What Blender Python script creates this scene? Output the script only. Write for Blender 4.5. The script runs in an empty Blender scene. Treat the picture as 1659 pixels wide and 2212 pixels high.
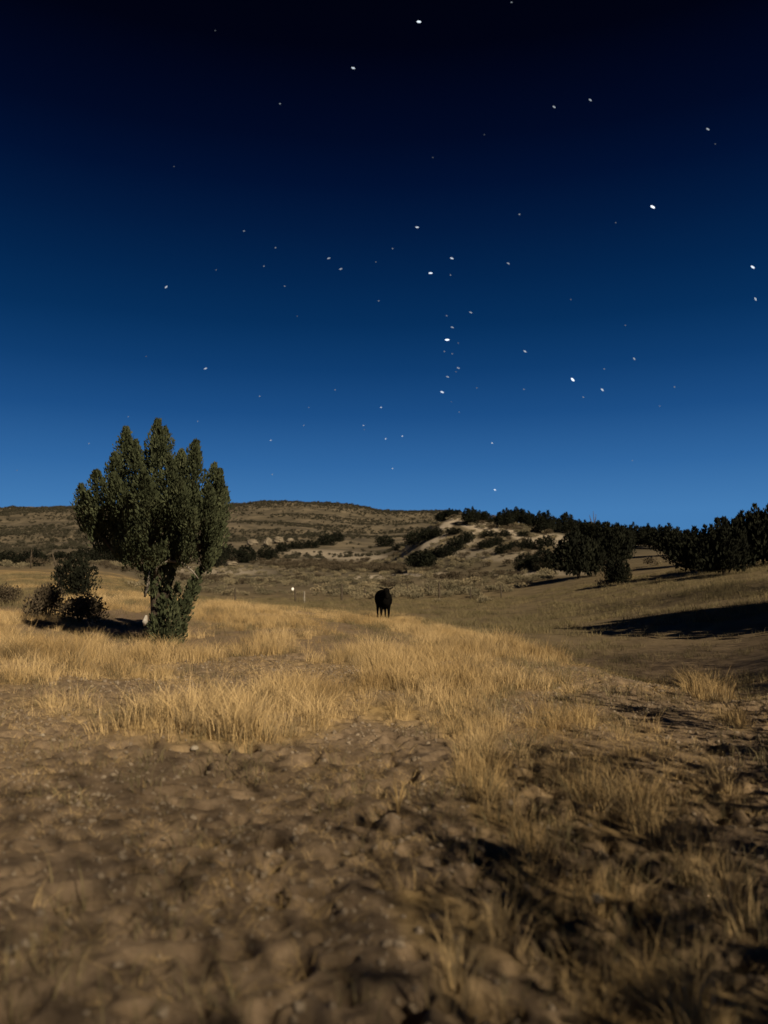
import bpy, bmesh, math, random
import numpy as np

# ------------------------------------------------------------------ camera, sky, moon, exposure
sc = bpy.context.scene
C = sc.collection
rng = np.random.default_rng(7)
random.seed(7)

CAM_Z = 1.6
PITCH = math.radians(4.6)
cd = bpy.data.cameras.new('camera')
cam = bpy.data.objects.new('camera', cd)
C.objects.link(cam)
cam.location = (0, 0, CAM_Z)
cam.rotation_euler = (math.pi / 2 + PITCH, 0, 0)
cd.sensor_fit = 'VERTICAL'
cd.sensor_height = 34.6
cd.lens = 26.0
cd.clip_end = 12000
cd.clip_start = 0.05
cd.dof.use_dof = True
cd.dof.focus_distance = 16
cd.dof.aperture_fstop = 1.0
sc.camera = cam

MOON_AZ = math.radians(38)      # behind the camera, this far to the right
MOON_EL = math.radians(33)
world = bpy.data.worlds.new('World')
sc.world = world
world.use_nodes = True
nt = world.node_tree
nt.nodes.clear()
tc = nt.nodes.new('ShaderNodeTexCoord')
sep = nt.nodes.new('ShaderNodeSeparateXYZ')
asn = nt.nodes.new('ShaderNodeMath'); asn.operation = 'ARCSINE'
mr = nt.nodes.new('ShaderNodeMapRange')
mr.inputs['From Min'].default_value = 0.0
mr.inputs['From Max'].default_value = math.radians(50)
rampn = nt.nodes.new('ShaderNodeValToRGB')
bg = nt.nodes.new('ShaderNodeBackground')
wo = nt.nodes.new('ShaderNodeOutputWorld')
nt.links.new(tc.outputs['Generated'], sep.inputs[0])
nt.links.new(sep.outputs['Z'], asn.inputs[0])
nt.links.new(asn.outputs[0], mr.inputs['Value'])
nt.links.new(mr.outputs[0], rampn.inputs[0])


def lin(c):
    c = c / 255.0
    return c / 12.92 if c <= 0.04045 else ((c + 0.055) / 1.055) ** 2.4


def lin3(r, g, b):
    return (lin(r), lin(g), lin(b))


SKY = [(0, (74, 130, 184)), (4.5, (68, 124, 180)), (8, (48, 102, 160)), (11.7, (28, 78, 134)), (15, (15, 61, 112)),
       (18.3, (6, 47, 92)), (21.5, (3, 37, 78)), (24.6, (2, 27, 64)), (27.6, (1, 17, 50)), (30.5, (1, 10, 37)),
       (35.8, (1, 3, 18)), (42, (1, 2, 10)), (50, (1, 1, 7))]
els = rampn.color_ramp.elements
rampn.color_ramp.interpolation = 'EASE' if False else 'LINEAR'
while len(els) > 1:
    els.remove(els[-1])
els[0].position = 0
els[0].color = (*lin3(*SKY[0][1]), 1)
for a, c in SKY[1:]:
    e = els.new(a / 50.0)
    e.color = (*lin3(*c), 1)
nt.links.new(rampn.outputs[0], bg.inputs['Color'])
bg.inputs['Strength'].default_value = 0.84
nt.links.new(bg.outputs[0], wo.inputs['Surface'])

ld = bpy.data.lights.new('moon', 'SUN')
moon = bpy.data.objects.new('moon', ld)
C.objects.link(moon)
ld.energy = 4.7
ld.angle = math.radians(0.55)
ld.color = (1.0, 0.83, 0.60)
TOM = (math.sin(MOON_AZ) * math.cos(MOON_EL), -math.cos(MOON_AZ) * math.cos(MOON_EL), math.sin(MOON_EL))
import mathutils
moon.rotation_euler = mathutils.Vector(TOM).to_track_quat('Z', 'Y').to_euler()
moon.location = (30, -30, 40)

vs = sc.view_settings
vs.view_transform = 'Standard'
vs.look = 'None'
vs.exposure = 0.25
vs.gamma = 1.0
sc.cycles.max_bounces = 4
sc.cycles.diffuse_bounces = 2
sc.cycles.use_denoising = True

# ------------------------------------------------------------------ helpers
FPX = 0.7514 * 2212          # focal length in the 1659 x 2212 reading grid of the photograph
CX, CY = 829.5, 1106.0
cp, sp = math.cos(PITCH), math.sin(PITCH)


def px_to_xz(X, Y, d):
    dx = (X - CX) / FPX
    dy = (CY - Y) / FPX
    k = d / (cp - dy * sp)
    return dx * k, CAM_Z + (sp + dy * cp) * k


def project(x, y, z):
    zz = z - CAM_Z
    f = y * cp + zz * sp
    u = -y * sp + zz * cp
    f = np.maximum(f, 1e-3)
    return CX + FPX * x / f, CY - FPX * u / f


def tag(o, label=None, cat=None, group=None, kind=None):
    if label: o['label'] = label
    if cat: o['category'] = cat
    if group: o['group'] = group
    if kind: o['kind'] = kind
    return o


def mesh_np(name, V, F, mat=None, smooth=False):
    V = np.asarray(V, dtype=np.float32)
    F = np.asarray(F, dtype=np.int32)
    me = bpy.data.meshes.new(name)
    n, k = F.shape
    me.vertices.add(len(V)); me.vertices.foreach_set('co', V.ravel())
    me.loops.add(n * k); me.loops.foreach_set('vertex_index', F.ravel())
    me.polygons.add(n)
    me.polygons.foreach_set('loop_start', np.arange(0, n * k, k, dtype=np.int32))
    if smooth:
        me.polygons.foreach_set('use_smooth', np.ones(n, dtype=bool))
    me.update(calc_edges=True)
    if mat: me.materials.append(mat)
    return me


def obj(name, me, parent=None):
    o = bpy.data.objects.new(name, me)
    C.objects.link(o)
    if parent: o.parent = parent
    return o


def empty(name, loc, rz=0):
    o = bpy.data.objects.new(name, None)
    o.empty_display_size = 0.2
    C.objects.link(o)
    o.location = loc
    o.rotation_euler = (0, 0, rz)
    return o


def _hash(ix, iy, seed):
    n = (ix.astype(np.int64) * 374761393 + iy.astype(np.int64) * 668265263 + seed * 974634541) & 0xffffffff
    n = ((n ^ (n >> 13)) * 1274126177) & 0xffffffff
    n = n ^ (n >> 16)
    return (n & 0xffff) / 65535.0


def vnoise(x, y, seed=0):
    x = np.asarray(x, float); y = np.asarray(y, float)
    ix, iy = np.floor(x), np.floor(y)
    fx, fy = x - ix, y - iy
    fx = fx * fx * (3 - 2 * fx); fy = fy * fy * (3 - 2 * fy)
    a = _hash(ix, iy, seed); b = _hash(ix + 1, iy, seed)
    c = _hash(ix, iy + 1, seed); d = _hash(ix + 1, iy + 1, seed)
    return (a * (1 - fx) + b * fx) * (1 - fy) + (c * (1 - fx) + d * fx) * fy


def fbm(x, y, seed=0, oct=4):
    s = 0; a = 1; t = 0
    for i in range(oct):
        s = s + a * vnoise(x * 2 ** i, y * 2 ** i, seed + i * 17); t += a; a *= 0.5
    return s / t


def tube(pts, radii, sides=7, cap=True):
    """tapered tube through points -> verts, tri/quad faces as quads"""
    pts = [mathutils.Vector(p) for p in pts]
    V, F = [], []
    prev = None
    for i, p in enumerate(pts):
        a = pts[max(i - 1, 0)]; b = pts[min(i + 1, len(pts) - 1)]
        t = (b - a).normalized()
        ref = prev if prev is not None else (mathutils.Vector((1, 0, 0)) if abs(t.x) < 0.9 else mathutils.Vector((0, 1, 0)))
        n = (ref - t * ref.dot(t)).normalized()
        prev = n
        bvec = t.cross(n)
        for s in range(sides):
            q = 2 * math.pi * s / sides
            rr = radii[i] * (1 + 0.16 * math.sin(3 * q + i * 1.7))
            V.append(p + n * math.cos(q) * rr + bvec * math.sin(q) * rr)
    for i in range(len(pts) - 1):
        for s in range(sides):
            F.append((i * sides + s, i * sides + (s + 1) % sides, (i + 1) * sides + (s + 1) % sides, (i + 1) * sides + s))
    if cap:
        for base in (0, (len(pts) - 1) * sides):
            cidx = len(V); V.append(pts[0] if base == 0 else pts[-1])
            for s in range(0, sides):
                F.append((base + s, base + (s + 1) % sides, cidx, cidx) if False else (base + s, base + (s + 1) % sides, cidx, base + s))
    V = np.array([tuple(v) for v in V]); 
    F = [f for f in F]
    return V, F


def tubes_mesh(name, tubes, mat):
    bm = bmesh.new()
    for pts, radii, sides in tubes:
        V, F = tube(pts, radii, sides)
        vs_ = [bm.verts.new(v) for v in V]
        for f in F:
            ids = []
            for k in f:
                if k not in ids: ids.append(k)
            try: bm.faces.new([vs_[k] for k in ids])
            except ValueError: pass
    bmesh.ops.recalc_face_normals(bm, faces=bm.faces)
    me = bpy.data.meshes.new(name)
    bm.to_mesh(me); bm.free()
    for p in me.polygons: p.use_smooth = True
    me.materials.append(mat)
    return me


# ------------------------------------------------------------------ materials
def new_mat(name):
    m = bpy.data.materials.new(name); m.use_nodes = True
    n = m.node_tree; n.nodes.clear()
    out = n.nodes.new('ShaderNodeOutputMaterial')
    b = n.nodes.new('ShaderNodeBsdfPrincipled')
    n.links.new(b.outputs[0], out.inputs[0])
    b.inputs['Roughness'].default_value = 0.95
    b.inputs['Specular IOR Level'].default_value = 0.1
    return m, n, b


def noise_mat(name, stops, scale=3.0, detail=4, rough=0.95, world=True, bump=0.0, bump_scale=40.0, spec=0.1):
    m, n, b = new_mat(name)
    geo = n.nodes.new('ShaderNodeNewGeometry')
    tx = n.nodes.new('ShaderNodeTexCoord')
    src = geo.outputs['Position'] if world else tx.outputs['Object']
    nz = n.nodes.new('ShaderNodeTexNoise'); nz.inputs['Scale'].default_value = scale; nz.inputs['Detail'].default_value = detail
    n.links.new(src, nz.inputs['Vector'])
    rp = n.nodes.new('ShaderNodeValToRGB')
    e = rp.color_ramp.elements
    while len(e) > 1: e.remove(e[-1])
    e[0].position = stops[0][0]; e[0].color = (*stops[0][1], 1)
    for p, c in stops[1:]:
        q = e.new(p); q.color = (*c, 1)
    n.links.new(nz.outputs[0], rp.inputs[0])
    n.links.new(rp.outputs[0], b.inputs['Base Color'])
    b.inputs['Roughness'].default_value = rough
    b.inputs['Specular IOR Level'].default_value = spec
    if bump > 0:
        nb = n.nodes.new('ShaderNodeTexNoise'); nb.inputs['Scale'].default_value = bump_scale; nb.inputs['Detail'].default_value = 4
        n.links.new(src, nb.inputs['Vector'])
        bu = n.nodes.new('ShaderNodeBump'); bu.inputs['Strength'].default_value = bump; bu.inputs['Distance'].default_value = 0.02
        n.links.new(nb.outputs[0], bu.inputs['Height']); n.links.new(bu.outputs[0], b.inputs['Normal'])
    return m


M = {}
M['straw'] = noise_mat('straw_grass', [(0.25, (.25, .165, .07)), (0.47, (.45, .32, .15)), (0.72, (.66, .49, .26))], scale=0.8, detail=6)
M['dull_grass'] = noise_mat('dull_grass', [(0.3, (.10, .085, .045)), (0.55, (.17, .14, .075)), (0.8, (.26, .20, .10))], scale=0.9, detail=6)
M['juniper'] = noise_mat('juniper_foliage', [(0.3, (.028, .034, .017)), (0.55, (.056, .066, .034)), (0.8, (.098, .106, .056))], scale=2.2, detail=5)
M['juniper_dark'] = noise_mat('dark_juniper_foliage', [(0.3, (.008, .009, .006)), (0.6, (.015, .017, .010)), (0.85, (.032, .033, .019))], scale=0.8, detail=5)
M['sage'] = noise_mat('sagebrush', [(0.3, (.085, .076, .048)), (0.5, (.16, .138, .088)), (0.7, (.28, .23, .14))], scale=0.35, detail=5)
M['brown_brush'] = noise_mat('brown_brush', [(0.3, (.050, .040, .026)), (0.6, (.085, .068, .045)), (0.85, (.13, .10, .07))], scale=3, detail=4)
M['bark'] = noise_mat('bark', [(0.3, (.03, .024, .018)), (0.6, (.065, .052, .038)), (0.8, (.12, .10, .075))], scale=9, detail=5, world=False, bump=0.6)
M['dead_wood'] = noise_mat('dead_wood', [(0.3, (.15, .13, .10)), (0.7, (.30, .27, .22))], scale=14, detail=4, world=False, bump=0.4)
M['pale_wood'] = noise_mat('pale_bare_wood', [(0.3, (.30, .28, .24)), (0.7, (.48, .45, .40))], scale=20, detail=3, world=False)
M['rock'] = noise_mat('pale_rock', [(0.3, (.10, .083, .06)), (0.55, (.19, .16, .115)), (0.8, (.30, .26, .20))], scale=0.9, detail=6, bump=0.5, bump_scale=3)
M['stone'] = noise_mat('stone', [(0.3, (.22, .19, .145)), (0.7, (.38, .33, .26))], scale=30, detail=4, world=False)
M['clod'] = noise_mat('clod', [(0.3, (.13, .10, .07)), (0.7, (.27, .22, .16))], scale=4, detail=4)
M['hide'] = noise_mat('black_hide', [(0.3, (.0025, .0024, .0022)), (0.7, (.006, .0055, .005))], scale=6, detail=3, world=False, rough=0.9, spec=0.0)
M['scrub'] = noise_mat('ridge_scrub', [(0.3, (.035, .034, .022)), (0.6, (.055, .05, .034)), (0.85, (.09, .08, .055))], scale=0.05, detail=4)
M['post'] = noise_mat('weathered_post', [(0.3, (.05, .040, .028)), (0.7, (.10, .08, .058))], scale=12, detail=4, world=False)
M['white_plate'] = noise_mat('white_plate', [(0.3, (.78, .76, .70)), (0.7, (.86, .84, .80))], scale=10, world=False, rough=0.5, spec=0.5)

# ground
gm, gn, gb = new_mat('ground_soil')
geo = gn.nodes.new('ShaderNodeNewGeometry')


def gnoise(scale, detail=5, rough=0.6):
    z = gn.nodes.new('ShaderNodeTexNoise'); z.inputs['Scale'].default_value = scale
    z.inputs['Detail'].default_value = detail; z.inputs['Roughness'].default_value = rough
    gn.links.new(geo.outputs['Position'], z.inputs['Vector'])
    return z.outputs[0]


def gramp(src, stops):
    r = gn.nodes.new('ShaderNodeValToRGB'); e = r.color_ramp.elements
    while len(e) > 1: e.remove(e[-1])
    e[0].position = stops[0][0]; e[0].color = (*stops[0][1], 1)
    for p, c in stops[1:]:
        q = e.new(p); q.color = (*c, 1)
    gn.links.new(src, r.inputs[0])
    return r.outputs[0]


def gmix(fac, a, b):
    x = gn.nodes.new('ShaderNodeMix'); x.data_type = 'RGBA'
    gn.links.new(fac, x.inputs[0]); gn.links.new(a, x.inputs[6]); gn.links.new(b, x.inputs[7])
    return x.outputs[2]


def gattr(nm):
    a = gn.nodes.new('ShaderNodeAttribute'); a.attribute_name = nm
    return a.outputs['Fac']


fine = gnoise(9, 7, 0.7)
mid = gnoise(0.9, 6, 0.62)
big = gnoise(0.09, 6, 0.6)
huge = gnoise(0.022, 7, 0.68)
dirt = gmix(mid, gramp(fine, [(0.3, (.095, .066, .040)), (0.7, (.185, .135, .088))]), gramp(fine, [(0.3, (.135, .098, .064)), (0.7, (.26, .195, .13))]))
straw = gramp(fine, [(0.3, (.22, .15, .065)), (0.7, (.42, .30, .14))])
field = gmix(big, gramp(mid, [(0.3, (.060, .046, .026)), (0.7, (.125, .096, .055))]), gramp(mid, [(0.3, (.11, .085, .048)), (0.7, (.24, .185, .105))]))
far = gmix(huge, gramp(big, [(0.32, (.038, .036, .026)), (0.5, (.080, .069, .047)), (0.7, (.14, .116, .08))]), gramp(big, [(0.35, (.075, .062, .042)), (0.52, (.145, .118, .078)), (0.7, (.24, .195, .13))]))
pale = gramp(mid, [(0.3, (.32, .27, .20)), (0.7, (.50, .43, .34))])
col = gmix(gattr('field'), dirt, field)
col = gmix(gattr('far'), col, far)
col = gmix(gattr('pale'), col, pale)
col = gmix(gattr('straw'), col, straw)
gn.links.new(col, gb.inputs['Base Color'])
bmp = gn.nodes.new('ShaderNodeBump'); bmp.inputs['Strength'].default_value = 0.55; bmp.inputs['Distance'].default_value = 0.03
gn.links.new(gnoise(16, 6, 0.65), bmp.inputs['Height'])
bm2 = gn.nodes.new('ShaderNodeBump'); bm2.inputs['Strength'].default_value = 0.7; bm2.inputs['Distance'].default_value = 0.008
gn.links.new(gnoise(70, 5, 0.75), bm2.inputs['Height'])
gn.links.new(bmp.outputs[0], bm2.inputs['Normal'])
gn.links.new(bm2.outputs[0], gb.inputs['Normal'])
M['ground'] = gm

# ------------------------------------------------------------------ terrain: profiles by bearing
COLS = {
    -400: ([(2.8, .15), (5, .2), (8, .3), (12, .4), (16, .6), (20, .8)],
           [(28, 1290), (40, 1262), (60, 1232), (90, 1215), (150, 1200), (250, 1180), (400, 1145), (600, 1112), (700, 1104), (900, 1115), (2500, 1180)]),
    0: ([(2.8, .1), (5, .15), (8, .2), (12, .3), (16, .45), (20, .6)],
        [(28, 1292), (40, 1264), (60, 1232), (90, 1215), (150, 1205), (250, 1185), (400, 1145), (600, 1116), (700, 1107), (900, 1118), (2500, 1180)]),
    200: ([(2.8, .08), (5, .1), (8, .15), (12, .2), (16, .28), (20, .45)],
          [(28, 1298), (40, 1266), (60, 1236), (90, 1220), (150, 1205), (250, 1180), (400, 1135), (600, 1108), (700, 1096), (900, 1112), (2500, 1180)]),
    430: ([(2.8, .05), (5, .05), (8, .1), (12, .12), (16, .2), (20, .42)],
          [(27, 1305), (33, 1312), (45, 1302), (55, 1294), (80, 1270), (110, 1248), (150, 1225), (220, 1200), (300, 1165), (400, 1140), (600, 1110), (700, 1098), (900, 1110), (2500, 1180)]),
    630: ([(2.8, 0), (5, 0), (8, .05), (12, .1), (16, .2), (20, .36)],
          [(27, 1317), (32, 1335), (40, 1318), (55, 1299), (80, 1272), (110, 1248), (150, 1226), (220, 1205), (300, 1172), (400, 1140), (600, 1108), (700, 1090), (900, 1108), (2500, 1180)]),
    830: ([(2.8, 0), (5, 0), (8, 0), (12, .03), (16, .1), (20, .17)],
          [(25, 1348), (30, 1357), (37, 1337), (45, 1318), (55, 1301), (80, 1274), (110, 1248), (150, 1222), (220, 1200), (300, 1180), (400, 1155), (600, 1118), (700, 1100), (900, 1112), (2500, 1180)]),
    900: ([(2.8, 0), (5, 0), (8, 0), (12, .02), (16, .08), (20, .08)],
          [(25, 1362), (30, 1358), (37, 1338), (45, 1319), (55, 1301), (75, 1275), (95, 1245), (110, 1218), (125, 1185), (140, 1162), (160, 1158), (200, 1165), (300, 1170), (600, 1122), (700, 1108), (900, 1118), (2500, 1180)]),
    985: ([(2.8, -.02), (5, 0), (8, 0), (12, 0), (16, .05), (20, -.02)],
          [(25, 1372), (30, 1358), (37, 1339), (45, 1320), (55, 1302), (70, 1276), (85, 1250), (95, 1232), (110, 1195), (125, 1145), (140, 1110), (160, 1112), (200, 1150), (300, 1160), (600, 1130), (700, 1112), (900, 1120), (2500, 1190)]),
    1100: ([(2.8, -.05), (5, -.05), (8, -.03), (12, 0), (16, .0), (18, -.08), (20, -.3)],
           [(25, 1372), (30, 1356), (37, 1338), (45, 1318), (55, 1298), (65, 1275), (75, 1255), (85, 1238), (100, 1200), (120, 1150), (135, 1130), (160, 1135), (200, 1160), (600, 1170), (2500, 1200)]),
    1250: ([(2.8, -.08), (5, -.08), (8, -.05), (12, .0), (14, -.04), (16, -.3), (20, -.5)],
           [(25, 1370), (30, 1348), (37, 1322), (45, 1296), (55, 1268), (65, 1247), (80, 1225), (100, 1190), (120, 1160), (135, 1150), (170, 1160), (250, 1180), (2500, 1200)]),
    1400: ([(2.8, -.1), (5, -.1), (8, -.05), (11, -.04), (14, -.35), (16, -.45), (20, -.4)],
           [(25, 1350), (30, 1322), (37, 1292), (45, 1265), (55, 1243), (70, 1220), (90, 1195), (110, 1178), (130, 1172), (180, 1178), (300, 1185), (2500, 1200)]),
    1560: ([(2.8, -.1), (5, -.1), (8, -.05), (10, -.06), (12, -.3), (16, -.35), (20, -.15)],
           [(25, 1325), (30, 1292), (37, 1263), (45, 1240), (60, 1215), (80, 1192), (100, 1182), (130, 1185), (300, 1190), (2500, 1200)]),
    1700: ([(2.8, -.1), (5, -.05), (8, 0), (10, -.05), (12, -.1), (16, 0), (20, .25)],
           [(25, 1300), (30, 1272), (37, 1245), (45, 1222), (60, 1200), (80, 1180), (100, 1175), (130, 1180), (2500, 1200)]),
    2100: ([(2.8, -.1), (5, 0), (8, .1), (10, .15), (12, .2), (16, .4), (20, .65)],
           [(25, 1275), (30, 1257), (37, 1234), (45, 1210), (60, 1190), (80, 1172), (100, 1170), (2500, 1200)]),
}


def pchip(xk, yk, x):
    xk = np.asarray(xk, float); yk = np.asarray(yk, float)
    h = np.diff(xk); d = np.diff(yk) / h
    m = np.zeros_like(yk)
    m[0], m[-1] = d[0], d[-1]
    for i in range(1, len(yk) - 1):
        if d[i - 1] * d[i] > 0:
            w1 = 2 * h[i] + h[i - 1]; w2 = h[i] + 2 * h[i - 1]
            m[i] = (w1 + w2) / (w1 / d[i - 1] + w2 / d[i])
    x = np.clip(x, xk[0], xk[-1])
    i = np.clip(np.searchsorted(xk, x) - 1, 0, len(h) - 1)
    t = (x - xk[i]) / h[i]
    return ((2 * t**3 - 3 * t**2 + 1) * yk[i] + (t**3 - 2 * t**2 + t) * h[i] * m[i]
            + (-2 * t**3 + 3 * t**2) * yk[i + 1] + (t**3 - t**2) * h[i] * m[i + 1])


def geom(a, b, q):
    n = int(math.log(b / a) / math.log(1 + q)) + 1
    return list(np.exp(np.linspace(math.log(a), math.log(b), n, endpoint=False)))


RR = np.array(geom(0.2, 2.0, .05) + geom(2.0, 14, .0055) + geom(14, 160, .0105) + geom(160, 4500, .03) + [4500.0])
core = np.radians(np.arange(-33, 33.01, 0.115))
side = np.radians(np.array([34, 35.5, 37.5, 40, 43, 47, 52, 58, 65, 73, 82, 92, 103, 115, 128, 141, 154, 167, 180.0]))
AZ = np.concatenate([-side[::-1], core, side])
caz, cz = [], []
lr = np.log(RR)
for X, (near, farl) in sorted(COLS.items()):
    az = math.atan((X - CX) / FPX)
    rk, zk = [0.2, 1.0], [0.0, 0.0]
    for d, z in near:
        rk.append(d / math.cos(az)); zk.append(z)
    for d, Y in farl:
        _, z = px_to_xz(X, Y, d)
        rk.append(d / math.cos(az)); zk.append(z)
    cz.append(pchip(np.log(rk), zk, lr)); caz.append(az)
caz = np.array(caz); cz = np.array(cz).T       # rings x columns
Z = np.empty((len(RR), len(AZ)))
for i in range(len(RR)):
    Z[i] = pchip(caz, cz[i], AZ)
# soften across bearings
ker = np.exp(-np.linspace(-2, 2, 41) ** 2); ker /= ker.sum()
ic0, ic1 = len(side), len(side) + len(core)
pad = np.pad(Z[:, ic0:ic1], ((0, 0), (20, 20)), mode='edge')
Z[:, ic0:ic1] = np.apply_along_axis(lambda v: np.convolve(v, ker, 'valid'), 1, pad)
GX = RR[:, None] * np.sin(AZ)[None, :]
GY = RR[:, None] * np.cos(AZ)[None, :]
R2 = np.broadcast_to(RR[:, None], Z.shape)
# rolling and roughness, scaled with distance
Z += (fbm(GX * .5, GY * .5, 3) - .5) * .10 * np.clip((R2 - 1) / 5, 0, 1) * np.clip(60 / R2, 0, 1)
Z += (fbm(GX * .035, GY * .035, 9) - .5) * 2.2 * np.clip((R2 - 60) / 120, 0, 1)
Z += (fbm(GX * .012, GY * .012, 29, 5) - .5) * 16 * np.clip((R2 - 230) / 300, 0, 1)
Z += (fbm(GX * 2.1, GY * 2.1, 13, 5) - .5) * .034 * np.clip(20 / R2, 0, 1) * np.clip((R2 - .8), 0, 1)
Z += (fbm(GX * 14, GY * 14, 23, 3) - .5) * .016 * np.clip(10 / R2, 0, 1)

PX, PY = project(GX, GY, Z)


def ell(x, y, cx, cy, rx, ry, rot=0.0):
    c, s = math.cos(math.radians(rot)), math.sin(math.radians(rot))
    u = ((x - cx) * c + (y - cy) * s) / rx
    v = (-(x - cx) * s + (y - cy) * c) / ry
    return np.clip(1.25 - (u * u + v * v), 0, 1)


# tall golden grass: patches of the bank as seen in the photograph, thrown onto the ground
PATCHES = [  # cx, cy, rx, ry, rot, weight
    (620, 1335, 260, 34, 4, 1.0), (930, 1370, 220, 26, 15, 1.0), (1140, 1410, 110, 16, 18, .9), (700, 1390, 300, 48, 4, .75),
    (870, 1430, 260, 50, 6, .75), (450, 1570, 250, 52, 0, .95), (650, 1530, 120, 65, 0, 1.0), (860, 1500, 150, 65, 0, .9),
    (1010, 1460, 150, 50, 10, .8), (1010, 1560, 90, 60, 10, .55), (60, 1400, 240, 34, 3, 1.0), (20, 1450, 130, 40, 0, .5),
    (60, 1345, 150, 25, 0, .8), (250, 1300, 200, 25, 0, .9), (250, 1255, 240, 30, 0, .9), (60, 1250, 170, 26, 0, .9),
    (430, 1395, 170, 36, 2, .75), (300, 1440, 300, 36, 2, .5), (180, 1520, 180, 40, 0, .3), (640, 1440, 300, 40, 3, .6),
    (1045, 1690, 50, 130, -8, .8), (1120, 1830, 60, 120, -28, 1.0), (970, 1990, 130, 80, 20, 1.0), (1060, 2120, 130, 110, 0, .9),
    (1310, 1600, 190, 60, 15, .42), (1350, 1760, 220, 90, 20, .5), (1230, 1720, 260, 130, 0, .28), (1545, 1520, 95, 26, 40, 1.0), (1510, 1860, 140, 45, 40, .8),
    (1610, 1980, 80, 100, 0, .6), (1380, 2080, 220, 120, 0, .7), (1500, 1680, 160, 60, 25, .35), (1180, 1480, 110, 26, 8, .5),
    (1250, 1960, 170, 90, 0, .6), (1430, 2180, 260, 90, 0, .7),
]


def straw_mask(px, py, x, y):
    m = np.zeros_like(px)
    for cx, cy, rx, ry, ro, w in PATCHES:
        m = np.maximum(m, w * ell(px, py, cx, cy, rx, ry, ro))
    n = np.where(y > 9, fbm(x * .9 + 3, y * .9, 51, 3), fbm(x * 1.9 + 3, y * 1.9, 53, 3) + .06)
    return np.clip(m * np.clip(np.where(y > 9, (n - .33) * 3.6, (n - .26) * 3.4), 0.08, 1.25), 0, 1)


inview = (R2 < 70) & (GY > 0.5)
STRAW = np.where(inview, straw_mask(PX, PY, GX, GY), 0)
FIELD = np.clip((R2 - 16) / 10, 0, 1) * np.clip((PX - 780) / 240, 0, 1)
FIELD = np.maximum(FIELD, np.clip((R2 - 27) / 6, 0, 1)) * (GY > 0)
FAR = np.clip((R2 - 62) / 40, 0, 1)
FAR = np.maximum(FAR, (GY < 0) * .6)
PALE = np.zeros_like(Z)
inr = (R2 > 85) & (R2 < 175) & (GY > 0)
hill = np.zeros_like(Z)
for cx, cy, rx, ry, ro, w in [(965, 1135, 46, 9, -42, 1.0), (940, 1165, 40, 9, -35, .9), (1010, 1165, 26, 14, -30, .7), (1030, 1135, 60, 14, 20, .75), (1110, 1150, 45, 10, 20, .8),
                              (1150, 1165, 60, 12, 15, .6), (1050, 1190, 120, 22, 5, .35), (1190, 1165, 40, 12, 0, .6)]:
    hill = np.maximum(hill, w * np.clip(1.6 * ell(PX, PY, cx, cy, rx, ry, ro), 0, 1))
PALE = np.where(inr, hill, 0)
# pale track in front of the shrubs and light flats
flat = np.maximum(.9 * ell(PX, PY, 850, 1244, 120, 5, -3), .55 * ell(PX, PY, 740, 1200, 160, 11, 4))
flat = np.maximum(flat, .6 * ell(PX, PY, 470, 1232, 120, 10, 2))
flat = np.maximum(flat, .5 * ell(PX, PY, 1160, 1238, 120, 8, 0))
PALE = np.maximum(PALE, np.where((R2 > 55) & (R2 < 320) & (GY > 0), flat, 0))
DIRT = (1 - STRAW) * (R2 < 18)

# hoof prints trodden into the bare soil
nd = 0
for k in range(3400):
    r = math.sqrt(rng.uniform(1.8 ** 2, 14 ** 2)); a = math.radians(rng.uniform(-32, 32))
    if rng.random() > min(1.0, 2.2 / (r ** .55)): continue
    x, y = r * math.sin(a), r * math.cos(a)
    if vnoise(np.array([x * .55]), np.array([y * .55]), 77)[0] < .30: continue
    i = int(np.searchsorted(RR, r)); j = int(np.searchsorted(AZ, a))
    if STRAW[i, j] > .55 or j >= len(AZ) - 1: continue
    size = rng.uniform(.030, .060) * (1.0 if rng.random() < .8 else 1.6)
    lng = rng.uniform(1.1, 1.9)
    rot = rng.normal(0.6, .7)
    dep = size * rng.uniform(.8, 1.5)
    win = size * lng * 3.2
    i0, i1 = np.searchsorted(RR, [r - win, r + win]); j0, j1 = np.searchsorted(AZ, [a - win / r, a + win / r])
    sx, sy = GX[i0:i1, j0:j1] - x, GY[i0:i1, j0:j1] - y
    u = (sx * math.cos(rot) + sy * math.sin(rot)) / (size * lng); v = (-sx * math.sin(rot) + sy * math.cos(rot)) / size
    q = u * u + v * v
    Z[i0:i1, j0:j1] += -dep * np.exp(-(q ** 2.2)) + dep * .10 * np.exp(-((np.sqrt(q) - 1.7) / .4) ** 2)
    nd += 1

nR, nA = Z.shape
V = np.stack([GX, GY, Z], -1).reshape(-1, 3)
ii, jj = np.meshgrid(np.arange(nR - 1), np.arange(nA - 1), indexing='ij')
F = np.stack([ii * nA + jj, ii * nA + jj + 1, (ii + 1) * nA + jj + 1, (ii + 1) * nA + jj], -1).reshape(-1, 4)[:, ::-1]
me = mesh_np('ground', V, F, M['ground'], smooth=True)
for nm, arr in (('straw', STRAW), ('field', FIELD), ('far', FAR), ('pale', PALE)):
    at = me.attributes.new(nm, 'FLOAT', 'POINT')
    at.data.foreach_set('value', arr.astype(np.float32).ravel())
ground = obj('ground', me)
tag(ground, 'trampled dirt, dry grass banks and hills reaching to the far ridge', 'ground', kind='structure')


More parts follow.
